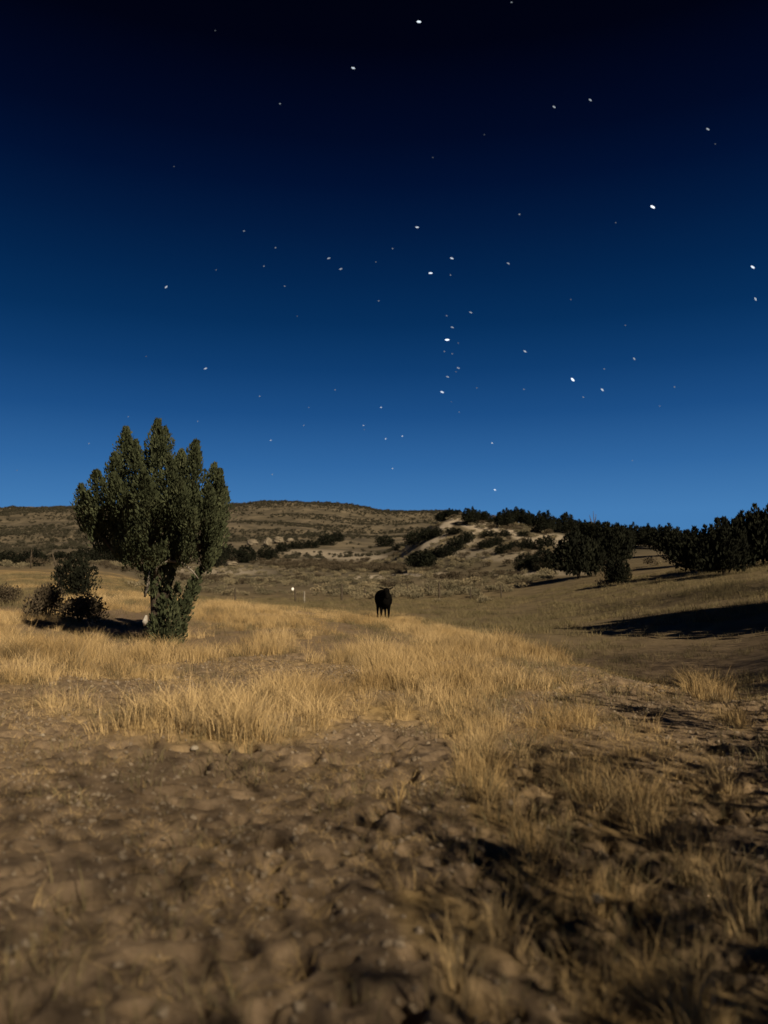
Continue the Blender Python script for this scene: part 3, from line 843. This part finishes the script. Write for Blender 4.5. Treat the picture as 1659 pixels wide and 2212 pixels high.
HILL = 'junipers dotting the hill'
RIDGE = 'junipers along the hill skyline'
FARROW = 'dark junipers below the mesa'
RIGHT = 'dark trees at the right field edge'
T = 'juniper_tree'; B = 'juniper_bush'
L = [  # name, label, X, Ybase, w, h, dmin, dmax, group, bush
    (T, 'small juniper left of the bare notch on the hilltop, lowest of three', 955, 1127, 24, 20, 95, 160, RIDGE, 0),
    (T, 'small juniper left of the bare notch on the hilltop, middle of three', 973, 1120, 24, 20, 95, 160, RIDGE, 0),
    (T, 'small juniper at the left edge of the bare hilltop notch', 987, 1114, 18, 13, 95, 160, RIDGE, 0),
    (T, 'dark juniper just right of the bare hilltop notch', 1016, 1134, 30, 36, 95, 160, RIDGE, 0),
    (T, 'second juniper right of the hilltop notch, sloping down rightwards', 1041, 1126, 30, 22, 95, 160, RIDGE, 0),
    (B, 'low shrub in the dip of the hill skyline', 1066, 1128, 22, 10, 95, 160, RIDGE, 1),
    (T, 'juniper at the left end of the tallest skyline clump', 1091, 1140, 32, 38, 90, 160, RIDGE, 0),
    (T, 'tallest juniper in the middle of the hill skyline clump', 1116, 1132, 38, 34, 95, 160, RIDGE, 0),
    (T, 'juniper at the right end of the tallest skyline clump', 1141, 1136, 30, 29, 95, 160, RIDGE, 0),
    (T, 'broad dark juniper on the skyline right of the tallest clump', 1174, 1152, 38, 46, 90, 160, RIDGE, 0),
    (T, 'narrow juniper leaning against a broader one on the skyline', 1197, 1150, 26, 33, 90, 160, RIDGE, 0),
    (T, 'pointed dark juniper standing on the sloping right skyline', 1222, 1152, 32, 42, 90, 160, RIDGE, 0),
    (T, 'rounded juniper right of the pointed one on the skyline', 1246, 1152, 28, 29, 90, 160, RIDGE, 0),
    (T, 'dark juniper on the skyline left of the bare snag', 1268, 1163, 36, 36, 75, 160, RIDGE, 0),
    (T, 'dark juniper on the skyline at the foot of the bare snag', 1293, 1168, 38, 40, 75, 160, RIDGE, 0),
    (T, 'dark juniper on the skyline right of the bare snag', 1318, 1176, 34, 40, 75, 160, RIDGE, 0),
    (B, 'flat dark shrub on the pale slope below the hilltop notch', 981, 1154, 32, 13, 90, 150, HILL, 1),
    (B, 'dark juniper at the left foot of the pale hill track', 898, 1177, 38, 28, 90, 170, HILL, 1),
    (B, 'dark juniper left of the pale hill track, middle of the clump', 924, 1168, 32, 26, 90, 170, HILL, 1),
    (B, 'small juniper touching the pale hill track from the left', 945, 1160, 22, 20, 90, 170, HILL, 1),
    (B, 'highest shrub of the dark diagonal chain on the hill', 1008, 1173, 32, 24, 85, 150, HILL, 1),
    (B, 'second highest shrub of the dark diagonal chain on the hill', 985, 1190, 36, 28, 80, 150, HILL, 1),
    (B, 'third shrub down the dark diagonal chain on the hill', 961, 1202, 38, 24, 80, 150, HILL, 1),
    (B, 'lowest shrub of the dark diagonal chain on the hill', 938, 1204, 28, 16, 80, 150, HILL, 1),
    (T, 'round juniper standing alone at the foot of the hill behind the animal', 911, 1228, 54, 37, 60, 130, HILL, 0),
    (B, 'left one of two joined flat shrubs in the middle of the hill', 1049, 1185, 32, 17, 80, 150, HILL, 1),
    (B, 'right one of two joined flat shrubs in the middle of the hill', 1071, 1178, 30, 17, 80, 150, HILL, 1),
    (B, 'small flat shrub on the hill below the skyline dip', 1060, 1160, 32, 13, 85, 150, HILL, 1),
    (B, 'shrub low on the hill, left of a pair', 1086, 1196, 30, 19, 75, 150, HILL, 1),
    (B, 'shrub low on the hill, right of a pair', 1113, 1191, 32, 21, 75, 150, HILL, 1),
    (B, 'upright shrub above the grey green bushes at the hill foot', 1140, 1188, 26, 25, 75, 150, HILL, 1),
    (B, 'small shrub below the tallest skyline clump', 1131, 1159, 24, 12, 85, 150, HILL, 1),
    (B, 'little shrub under the left end of the skyline clump', 1090, 1160, 20, 15, 85, 150, HILL, 1),
    (B, 'dark rounded shrub on the hill below the pointed juniper', 1179, 1186, 40, 27, 75, 150, HILL, 1),
    (B, 'broad bush at the hill foot, left of the pair by the pasture', 1140, 1231, 48, 34, 55, 120, HILL, 1),
    (B, 'broad bush at the hill foot, right of the pair by the pasture', 1176, 1232, 52, 44, 55, 120, HILL, 1),
    (T, 'big dark juniper on two visible stems at the pasture edge', 1250, 1249, 84, 96, 45, 100, RIGHT, 0),
    (T, 'tall dark juniper right of the two-stemmed one', 1324, 1220, 72, 84, 45, 110, RIGHT, 0),
    (T, 'small dark juniper standing forward on a thin bare stem', 1335, 1264, 44, 58, 35, 80, RIGHT, 0),
    (T, 'left one of two small skyline junipers above the pale clearing', 1373, 1183, 36, 48, 60, 130, RIGHT, 0),
    (T, 'right one of two small skyline junipers above the pale clearing', 1401, 1182, 34, 46, 60, 130, RIGHT, 0),
    (T, 'black rounded juniper between the pale clearing and the large clump', 1447, 1200, 62, 60, 50, 120, RIGHT, 0),
    (T, 'left and lower tree of the large black clump on the right', 1512, 1240, 80, 92, 35, 90, RIGHT, 0),
    (T, 'middle tree of the large black clump on the right', 1563, 1243, 82, 108, 35, 90, RIGHT, 0),
    (T, 'tall black tree rising at the right edge', 1628, 1225, 92, 118, 35, 90, RIGHT, 0),
    (T, 'outermost black tree cut by the right edge of the picture', 1680, 1220, 92, 128, 35, 90, RIGHT, 0),
    (T, 'black tree filling the gap between the round juniper and the large clump', 1482, 1222, 70, 78, 40, 110, RIGHT, 0),
    (T, 'black tree behind the middle of the large right clump', 1592, 1228, 84, 110, 45, 110, RIGHT, 0),
    (T, 'dark juniper behind the pale clearing on the ridge', 1425, 1186, 46, 46, 60, 140, RIGHT, 0),
    (T, 'dark juniper on the ridge left of the pale clearing', 1345, 1186, 44, 48, 60, 140, RIGHT, 0),
    (B, 'dark bush right behind the big juniper, touching its crown', 462, 1226, 48, 56, 70, 260, FARROW, 1),
    (B, 'dark bush just right of the big juniper, above a pale bank', 492, 1212, 42, 38, 90, 300, FARROW, 1),
    (B, 'dark bush left of the blackest one in the far row', 531, 1216, 48, 40, 90, 300, FARROW, 1),
    (B, 'blackest rounded bush of the far row under the pale cliffs', 577, 1209, 42, 31, 90, 300, FARROW, 1),
    (B, 'small bush right of the blackest one in the far row', 611, 1192, 30, 22, 110, 350, FARROW, 1),
    (B, 'low dark bush in the far row right of the cliffs', 641, 1186, 36, 18, 110, 350, FARROW, 1),
    (B, 'low dark bush in the far row before the peaked pair', 671, 1184, 36, 18, 110, 350, FARROW, 1),
    (B, 'left bush of the peaked pair ending the far row', 705, 1178, 36, 24, 110, 350, FARROW, 1),
    (B, 'right bush of the peaked pair ending the far row', 729, 1170, 28, 23, 110, 350, FARROW, 1),
    (B, 'lone dark bush on the flat left of the hill', 832, 1181, 40, 25, 100, 300, FARROW, 1),
    (B, 'small low bush between the lone bush and the hill', 864, 1190, 32, 15, 100, 300, FARROW, 1),
    (B, 'dark bush far left beyond the pale meadow', 70, 1223, 54, 40, 50, 160, FARROW, 1),
    (B, 'dark bush beyond the meadow left of the big juniper', 228, 1215, 64, 40, 60, 200, FARROW, 1),
    (B, 'dark bush behind the big juniper trunk beyond the meadow', 283, 1217, 54, 32, 60, 200, FARROW, 1),
    (B, 'leftmost dark bush beyond the meadow at the picture edge', 15, 1222, 60, 34, 60, 200, FARROW, 1),
    (B, 'dark bush beyond the meadow between the stem and the juniper', 182, 1217, 54, 34, 60, 200, FARROW, 1),
    (B, 'dark bush beyond the meadow just right of the juniper trunk', 335, 1222, 50, 30, 60, 200, FARROW, 1),
    (B, 'low dark bush beyond the meadow above the leaning dead stem', 130, 1216, 44, 26, 60, 200, FARROW, 1),
]
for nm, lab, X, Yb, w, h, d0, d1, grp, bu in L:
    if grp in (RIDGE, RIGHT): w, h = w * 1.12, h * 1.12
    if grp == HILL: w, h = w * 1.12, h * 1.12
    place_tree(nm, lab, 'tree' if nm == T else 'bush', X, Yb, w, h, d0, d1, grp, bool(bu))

# shrubs close behind the big juniper
br = [(bush_mesh('brown_shrub_%d' % k, 2600, 1.0, 1.0, .085, M['brown_brush'], 700 + k)) for k in range(3)]
dk = PB[1][0]
for lab, X, Yb, w, h, mesh, d0, d1 in [
    ('tall dark shrub standing left of the big juniper', 162, 1288, 86, 92, dk, 20, 40),
    ('grey brown brush with dead stems left of the dark shrub', 103, 1338, 66, 78, br[0], 14, 32),
    ('low brown brush in front of the dark shrub', 172, 1345, 92, 62, br[1], 14, 32),
    ('small brown shrub at the left picture edge', 8, 1308, 50, 48, br[2], 18, 40)]:
    x, d, z = spot(X, Yb, d0, d1)
    s = d / FPX
    e = empty('shrub', (x, d, z)); tag(e, lab, 'shrub')
    f = obj('foliage', mesh, e); f.scale = (w * s / .85, w * s / .85, h * s * 1.1)
    tb = []
    for q in range(7):
        a = q * .9; hh = h * s * random.uniform(.6, 1.0)
        tb.append(([(0, 0, -.03), (math.cos(a) * w * s * .12, math.sin(a) * .1, hh * .45), (math.cos(a) * w * s * .3, math.sin(a) * .25, hh)], [.022, .014, .004], 5))
    obj('stems', tubes_mesh('shrub_stems', tb, M['bark']), e)
# leaning dead stems
for lab, X, Yb, X2, Y2, d0 in [('bare dead stem leaning beside the tall dark shrub', 135, 1288, 112, 1196, 20), ('short grey dead trunk standing far left', 66, 1228, 68, 1186, 40)]:
    x, d, z = spot(X, Yb, d0, d0 * 2.2)
    s = d / FPX
    e = tubes_mesh('dead_stem', [([(0, 0, -.05), ((X2 - X) * s * .4, -.05, (Yb - Y2) * s * .5), ((X2 - X) * s, -.08, (Yb - Y2) * s)], [.07, .055, .02], 7),
                                 ([((X2 - X) * s * .4, -.05, (Yb - Y2) * s * .5), ((X2 - X) * s * .4 + .2, -.15, (Yb - Y2) * s * .72)], [.03, .01], 5)], M['post'])
    o = obj('dead_stem', e); o.location = (x, d, z); tag(o, lab, 'dead wood')

# bare snag on the hill skyline
x, d, z = spot(1289, 1168, 70, 160)
s = d / FPX
tb = [([(0, 0, -.1), (.1, 0, 34 * s), (0, 0, 66 * s)], [.12, .07, .03], 6), ([(.06, 0, 28 * s), (-6 * s, 0, 46 * s), (-9 * s, 0, 58 * s)], [.09, .07, .02], 5),
      ([(.1, 0, 38 * s), (5 * s, 0, 50 * s), (6 * s, 0, 60 * s)], [.07, .05, .02], 5)]
o = obj('bare_snag', tubes_mesh('bare_snag', tb, M['post'])); o.location = (x, d + 1.5, z)
tag(o, 'thin bare snag poking above the dark trees on the skyline', 'dead tree')

# tall juniper of the long shadow, then four unseen ones added for shade
for lab, x, y, w, h, pr in [('tall juniper beyond the right edge, throwing the long black shadow', 14.3, 19.0, 5.0, 7.4, PR[1]),
                            ('nearest juniper of the row added right of the camera to shade the near grass', 4.1, .5, 3.2, 4.4, PS[0]),
                            ('second juniper in the added shade row right of the camera', 5.5, 2.4, 3.6, 4.8, PS[1]),
                            ('third juniper in the added shade row right of the camera', 7.2, 4.9, 3.8, 4.8, PS[0]),
                            ('fourth and farthest juniper in the added shade row right of the camera', 9.4, 8.4, 4.4, 5.0, PS[1])]:
    crown, trunk = pr
    e = empty('juniper_tree', (x, y, float(ground_z(x, y)) - .05), random.uniform(0, 6.28)); e.scale = (w / .78, w / .78, h)
    tag(e, lab, 'tree', 'junipers beyond the right edge')
    obj('crown', crown, e); obj('trunk', trunk, e)
# unseen thin-leaved trees, added to dim the foreground and the right slope
g = np.random.default_rng(77)
nb = 17000
v = g.normal(size=(nb, 3)); v /= np.linalg.norm(v, axis=1, keepdims=True)
c = v * (g.random(nb) ** .4)[:, None] * np.array([4.6, 4.6, 2.9]) + np.array([0, 0, 6.6]) + g.normal(0, .2, (nb, 3))
leaf_me = mesh_np('shade_tree_crown', *spray_cloud(g, c, g.normal(size=(nb, 3)), .10, .055), M['juniper'])
tb = [([(0, 0, -.1), (.1, 0, 2), (0, .1, 4), (.1, 0, 7.5)], [.28, .22, .17, .04], 9)]
for q in range(7):
    a = q * .9
    tb.append(([(.05, 0, 3.2 + .3 * q), (1.5 * math.cos(a), 1.5 * math.sin(a), 4.6 + .3 * q), (3 * math.cos(a), 3 * math.sin(a), 5.8 + .2 * q)], [.09, .06, .02], 6))
trunk_me = tubes_mesh('shade_tree_trunk', tb, M['bark'])
for x, y, rz, lab in [(7.2, -6.4, 0, 'added broad thin-leaved tree behind the camera shading the foreground dirt'),
                      (14.6, 6.6, 1.2, 'added broad thin-leaved tree right of the bank shading the near slope'),
                      (21.5, 24.5, 2.6, 'added broad thin-leaved tree right of the field shading the far slope')]:
    e = empty('added_shade_tree', (x, y, float(ground_z(x, y)) - .05), rz)
    tag(e, lab, 'tree', 'added shade trees outside the picture')
    obj('crown', leaf_me, e); obj('trunk', trunk_me, e)

# ------------------------------------------------------------------ pale cliffs below the mesa
def rock_mesh(seed, mat, rough=.28, sub=3):
    g = np.random.default_rng(seed)
    bm = bmesh.new(); bmesh.ops.create_icosphere(bm, subdivisions=sub, radius=1)
    off = g.uniform(0, 50, 3)
    for v in bm.verts:
        p = mathutils.Vector((v.co.x * 1.3 + off[0], v.co.y * 1.3 + off[1], v.co.z * 2.2 + off[2]))
        n = mathutils.noise.fractal(p, .9, 2.1, 4)
        v.co *= 1 + rough * n
        v.co.z = v.co.z * (1.0 if v.co.z > 0 else .6)
    me = bpy.data.meshes.new('rock'); bm.to_mesh(me); bm.free(); me.materials.append(mat)
    return me


for k, (lab, X, Yb, w, h) in enumerate([
        ('pale cliff block left of the gully under the mesa', 545, 1178, 24, 17), ('tallest pale cliff block in the far row of bushes', 578, 1180, 24, 21),
        ('pale cliff block above the blackest far bush', 602, 1174, 24, 17), ('small pale rock right of the cliff blocks', 627, 1171, 16, 10),
        ('pale bank at the foot of the far bushes', 500, 1222, 30, 12), ('small white rock beside the big juniper crown', 507, 1200, 12, 12),
        ('pale rock low in the meadow right of the juniper', 478, 1238, 22, 9)]):
    x, d, z = spot(X, Yb, 70, 420)
    s = d / FPX
    o = obj('rock_outcrop', rock_mesh(800 + k, M['rock'])); o.location = (x, d, z + h * s * .25)
    o.scale = (w * s * .5, w * s * .42, h * s * .62); o.rotation_euler = (0, 0, k * 1.3)
    tag(o, lab, 'rock', 'pale rocks below the mesa')

# ------------------------------------------------------------------ fence posts across the pasture
POSTS = [(508, 1271, 1300, 'leftmost fence post, standing in the sage right of the juniper'), (638, 1268, 1299, 'fence post carrying a small white plate'),
         (657, 1277, 1301, 'short pale post right of the one with the white plate'), (738, 1262, 1297, 'thick fence post midway between the white plate and the animal'),
         (789, 1269, 1289, 'thin fence post just left of the animal'), (881, 1259, 1284, 'fence post just right of the animal'),
         (925, 1264, 1284, 'second fence post right of the animal'), (949, 1258, 1290, 'third and darkest fence post right of the animal'),
         (1016, 1271, 1293, 'fourth fence post right of the animal'), (1083, 1264, 1290, 'last fence post towards the hill foot')]
for k, (X, Yt, Yb, lab) in enumerate(POSTS):
    x, d, z = spot(X, Yb + 2, 44, 75)
    h = max(.8, (Yb - Yt + 2) * d / FPX)
    g = np.random.default_rng(900 + k)
    lx, ly = g.normal(0, .04, 2)
    wd = .085 if k in (3, 7) else .06
    me = tubes_mesh('fence_post', [([(0, 0, -.25), (lx * .4, ly * .4, h * .35), (lx * .8, ly * .8, h * .75), (lx, ly, h)], [wd * 1.1, wd, wd * .92, wd * .8], 8)], M['dead_wood'] if k == 2 else M['post'])
    o = obj('fence_post', me); o.location = (x, d, z)
    tag(o, lab, 'fence post', 'fence posts across the pasture')
    if k == 1:
        bm = bmesh.new(); bmesh.ops.create_cone(bm, cap_ends=True, segments=14, radius1=.105, radius2=.10, depth=.03)
        me = bpy.data.meshes.new('white_plate'); bm.to_mesh(me); bm.free(); me.materials.append(M['white_plate'])
        p = obj('white_plate', me, o); p.location = (-.18, -.09, h * .86); p.rotation_euler = (math.radians(78), 0, math.radians(35))
        p['label'] = 'small bright white round plate catching the moonlight'
        b = obj('plate_bracket', tubes_mesh('plate_bracket', [([(lx * .8, ly * .8 - .02, h * .82), (-.2, -.07, h * .86)], [.02, .018], 6)], M['post']), o)

# ------------------------------------------------------------------ the black animal facing the camera
def loft(bm, rings, sides=16):
    """rings: (centre, half width x, half height z) lofted along the list; ring planes face the path"""
    prev = None
    allv = []
    for i, (c, rx, rz) in enumerate(rings):
        c = mathutils.Vector(c)
        a = mathutils.Vector(rings[max(i - 1, 0)][0]); b = mathutils.Vector(rings[min(i + 1, len(rings) - 1)][0])
        t = (b - a).normalized()
        sx = mathutils.Vector((1, 0, 0)); sx = (sx - t * sx.dot(t)).normalized()
        sz = t.cross(sx)
        ring = [bm.verts.new(c + sx * math.cos(2 * math.pi * k / sides) * rx + sz * math.sin(2 * math.pi * k / sides) * rz) for k in range(sides)]
        if prev:
            for k in range(sides):
                bm.faces.new((prev[k], prev[(k + 1) % sides], ring[(k + 1) % sides], ring[k]))
        else:
            bm.faces.new(ring[::-1])
        prev = ring
    bm.faces.new(prev)


bm = bmesh.new()
# trunk, from rump (away, +y) to chest (-y)
loft(bm, [((0, 1.02, .98), .10, .14), ((0, .96, .98), .25, .30), ((0, .75, .96), .33, .37), ((0, .4, .90), .37, .40), ((0, 0, .88), .38, .42),
          ((0, -.35, .90), .34, .42), ((0, -.58, .93), .27, .37), ((0, -.72, .96), .16, .26), ((0, -.78, .98), .06, .12)])
# neck and head
loft(bm, [((0, -.45, 1.05), .17, .26), ((0, -.65, 1.16), .15, .21), ((0, -.85, 1.26), .125, .16), ((0, -.98, 1.31), .11, .14)])
loft(bm, [((0, -.90, 1.38), .07, .06), ((0, -.94, 1.36), .12, .11), ((0, -1.02, 1.30), .135, .125), ((0, -1.12, 1.21), .12, .11), ((0, -1.22, 1.10), .095, .09), ((0, -1.29, 1.03), .10, .085), ((0, -1.34, .98), .08, .06), ((0, -1.36, .96), .04, .03)])
# ears, out to the sides and slightly up
for sgn in (-1, 1):
    loft(bm, [((sgn * .09, -.95, 1.37), .03, .03), ((sgn * .17, -.94, 1.40), .035, .05), ((sgn * .25, -.93, 1.43), .035, .055), ((sgn * .31, -.92, 1.46), .02, .02)], 8)
# legs
for sx_, y0, fwd in ((-1, -.48, 0), (1, -.42, .03)):
    x0 = sx_ * .17
    loft(bm, [((x0, y0 + .04, .85), .12, .16), ((x0, y0, .62), .085, .11), ((x0, y0 - .01, .42), .06, .07), ((x0, y0 - .02, .36), .06, .065), ((x0, y0 + fwd, .2), .042, .045), ((x0, y0 + fwd, .1), .05, .05), ((x0, y0 - .03 + fwd, .0), .065, .075)], 12)
for sx_, y0 in ((-1, .78), (1, .86)):
    x0 = sx_ * .18
    loft(bm, [((x0, y0, .88), .13, .22), ((x0, y0 - .08, .68), .10, .17), ((x0, y0 + .03, .50), .06, .09), ((x0, y0 + .08, .42), .055, .07), ((x0, y0 + .04, .2), .042, .045), ((x0, y0 + .02, .1), .05, .05), ((x0, y0 - .02, 0), .065, .075)], 12)
# tail
loft(bm, [((0, .98, 1.2), .035, .04), ((0.02, 1.08, 1.1), .03, .03), ((.03, 1.1, .8), .022, .022), ((.03, 1.1, .55), .035, .035), ((.03, 1.09, .42), .015, .015)], 8)
bmesh.ops.recalc_face_normals(bm, faces=bm.faces)
me = bpy.data.meshes.new('cow'); bm.to_mesh(me); bm.free(); me.materials.append(M['hide'])
cow = obj('cow', me)
rm = cow.modifiers.new('remesh', 'REMESH'); rm.mode = 'VOXEL'; rm.voxel_size = .022; rm.use_smooth_shade = True
sm = cow.modifiers.new('smooth', 'SMOOTH'); sm.factor = .6; sm.iterations = 4
x, d, z = spot(829, 1338, 30, 48)
cow.location = (x, d, z - .02); cow.scale = (1.05, 1.05, 1.05); cow.rotation_euler = (0, 0, math.radians(7))
tag(cow, 'black cow standing in the pasture facing the camera with ears out', 'cow')

# ------------------------------------------------------------------ stones lying on the dirt
for k, (lab, X, Y, w) in enumerate([
        ('pale upright stone far left on the bare dirt', 91, 1586, 13), ('flat stone at the foot of the tall grass clumps', 420, 1620, 22),
        ('tiny white pebble left of centre in the foreground dirt', 333, 1873, 9), ('small pale pebble in the lower foreground dirt', 471, 2046, 9),
        ('pale pebble beside the hoof prints lower right of centre', 565, 1986, 10), ('grey stone near the right grass strip', 1290, 1952, 34)]):
    x, d, z = spot(X, Y, 1.8, 14)
    s = d / FPX
    o = obj('stone', rock_mesh(950 + k, M['stone'], .22, 2)); o.location = (x, d, z + w * s * .12); o.scale = (w * s * .5, w * s * .4, w * s * .3)
    o.rotation_euler = (0, 0, k); tag(o, lab, 'stone', 'stones on the dirt')

# dead weed stalk in front of the dark hollow at the middle of the picture
x, d, z = spot(860, 1760, 3, 9)
s = d / FPX
tb = []
g = np.random.default_rng(31)
for q in range(16):
    a = g.uniform(0, 6.28); hh = g.uniform(40, 85) * s
    tb.append(([(0, 0, -.02), (math.cos(a) * .02, math.sin(a) * .02, hh * .6), (math.cos(a) * .055, math.sin(a) * .05, hh)], [.004, .003, .0012], 4))
o = obj('weed_stalk', tubes_mesh('weed_stalk', tb, M['straw'])); o.location = (x, d, z)
tag(o, 'pale dry weed stalk rising from the dirt near the picture centre', 'weed')

# ------------------------------------------------------------------ stars
DS = 6000.0
STARS = [(905, 47, 5, 'bright star highest in the dark sky, above the centre'), (763, 147, 4, 'white star high in the sky left of the topmost bright star'), (1197, 231, 3, 'left one of two dim stars in the upper right sky'),
         (1275, 216, 3, 'right one of two dim stars in the upper right sky'), (1529, 279, 3, 'dim star near the upper right edge'), (1410, 447, 6, 'brightest star in the upper right sky'),
         (1626, 577, 5, 'bright star at the right picture edge'), (1632, 646, 3.5, 'dimmer star just below the bright one at the right edge'), (901, 491, 4, 'white star in the middle of the sky, above the close pair'),
         (976, 558, 4, 'upper star of the close bright pair in mid sky'), (930, 590, 5, 'lower and brighter star of the close pair in mid sky'), (966, 734, 6, 'brightest star of the vertical chain above the hill'),
         (955, 847, 4.5, 'bright star at the bottom of the vertical chain'), (1237, 820, 6, 'bright star in the right lower sky above the trees'), (1301, 842, 4, 'star close right of the bright one above the trees'),
         (1134, 759, 3.5, 'star midway between the vertical chain and the bright right star'), (1069, 1058, 5, 'lowest bright star, just above the hill skyline'), (1063, 957, 4, 'star above the lowest one over the hill'),
         (359, 620, 3.5, 'star at the far left in mid sky'), (444, 796, 3.5, 'star above the big juniper'), (823, 880, 3.5, 'star alone above the low pair over the mesa'),
         (833, 948, 3.5, 'left star of the low pair over the mesa'), (869, 942, 3.5, 'right star of the low pair over the mesa'), (710, 558, 3, 'left star of the dim pair left of mid sky'), (736, 581, 3, 'right star of the dim pair left of mid sky')]
FAINT = [(605, 224, 2), (465, 66, 1), (1545, 311, 1), (935, 340, 1), (1046, 291, 1), (376, 360, 1), (527, 499, 2.5), (595, 535, 2), (570, 575, 2), (848, 537, 2), (1122, 463, 2.5), (1330, 481, 1.5), (973, 594, 2), (1098, 569, 3),
         (467, 583, 1.5), (615, 618, 2), (818, 650, 2), (642, 683, 1), (965, 682, 2), (1017, 675, 3), (977, 707, 3), (990, 741, 1.5), (960, 759, 2), (977, 764, 2), (1233, 647, 1.5), (1351, 703, 1.5), (1370, 775, 3), (1305, 797, 2),
         (1260, 858, 2), (990, 795, 3), (967, 814, 3), (985, 803, 1.5), (1030, 838, 1.5), (1132, 841, 2), (1457, 836, 2), (1425, 877, 1.5), (316, 770, 1), (561, 856, 2), (667, 880, 1.5), (724, 842, 2), (785, 919, 3), (656, 919, 2),
         (787, 928, 1), (427, 910, 2), (277, 900, 1.5), (585, 951, 3), (192, 958, 2), (848, 1012, 3), (588, 1025, 2), (1366, 995, 1.5), (992, 890, 1.5), (975, 868, 1), (37, 1016, 1), (1105, 5, 2), (812, 566, 1.5)]


def star_mat(name, e):
    m = bpy.data.materials.new(name); m.use_nodes = True
    n = m.node_tree; n.nodes.clear()
    out = n.nodes.new('ShaderNodeOutputMaterial'); em = n.nodes.new('ShaderNodeEmission')
    em.inputs['Color'].default_value = (.82, .91, 1.0, 1); em.inputs['Strength'].default_value = e
    n.links.new(em.outputs[0], out.inputs[0])
    m.cycles.emission_sampling = 'NONE'
    return m


SM = {}


def star_mesh(b):
    if b not in SM:
        bm = bmesh.new(); bmesh.ops.create_icosphere(bm, subdivisions=2, radius=1)
        me = bpy.data.meshes.new('star'); bm.to_mesh(me); bm.free()
        me.materials.append(star_mat('star_light', {1: .10, 1.5: .14, 2: .22, 2.5: .26, 3: .36, 3.5: .5, 4: .65, 4.5: .9, 5: 1.0, 6: 1.4}[b]))
        SM[b] = me
    return SM[b]


def star(X, Y, b, lab, grp):
    dx, dy = (X - CX) / FPX, (CY - Y) / FPX
    v = mathutils.Vector((dx, cp - dy * sp, sp + dy * cp)).normalized()
    o = obj('star', star_mesh(b))
    o.location = mathutils.Vector((0, 0, CAM_Z)) + v * DS
    rad = (0.8 + .24 * b) * (0.85 if Y > 860 else 1.0) * DS / FPX; lo = 2.1 if b > 2.9 and Y < 860 else 1.3
    o.scale = (rad * lo, rad, rad * .75); o.rotation_euler = (0, (X - CX) / CX * .9 + random.uniform(-.35, .35), 0)
    if Y > 850 and b < 4: o.data = star_mesh(min([k for k in (1, 1.5, 2, 2.5, 3, 3.5, 4, 4.5, 5) if k > b + .4]))
    tag(o, lab, 'star', grp)


SHORT = ['the topmost bright star', 'the high star left of the topmost', 'the left of two upper right stars', 'the right of two upper right stars', 'the dim upper right edge star', 'the brightest upper right star',
         'the bright right edge star', 'the lower right edge star', 'the star above the close pair', 'the upper close-pair star', 'the lower close-pair star', 'the brightest chain star',
         'the bottom chain star', 'the bright star over the right trees', 'the companion star over the right trees', 'the star between chain and right trees', 'the lowest hill star', 'the upper hill star',
         'the far left star', 'the star above the juniper', 'the lone star above the mesa pair', 'the left mesa star', 'the right mesa star', 'the left dim-pair star', 'the right dim-pair star']
for X, Y, b, lab in STARS:
    star(X, Y, b, lab, 'brighter stars')
near_of = {}
for X, Y, b in FAINT:
    k = min(range(len(STARS)), key=lambda i: math.hypot(STARS[i][0] - X, STARS[i][1] - Y))
    dx, dy = X - STARS[k][0], Y - STARS[k][1]
    a = math.degrees(math.atan2(-dy, dx)) % 360
    way = ['right of', 'up right of', 'above', 'up left of', 'left of', 'down left of', 'below', 'down right of'][int((a + 22.5) // 45) % 8]
    near_of.setdefault((k, way), []).append((math.hypot(dx, dy), X, Y, b))
for (k, way), lst in near_of.items():
    lst.sort()
    for i, (q, X, Y, b) in enumerate(lst):
        rank = '' if len(lst) == 1 else ['nearest ', 'second ', 'third ', 'fourth ', 'fifth ', 'sixth '][i]
        star(X, Y, b, '%sfaint speck %s %s' % (rank, way, SHORT[k]), 'faint stars')

print('rings', nR, 'bearings', nA, 'hoof prints', nd, 'tree at', TX, TD, TZ)
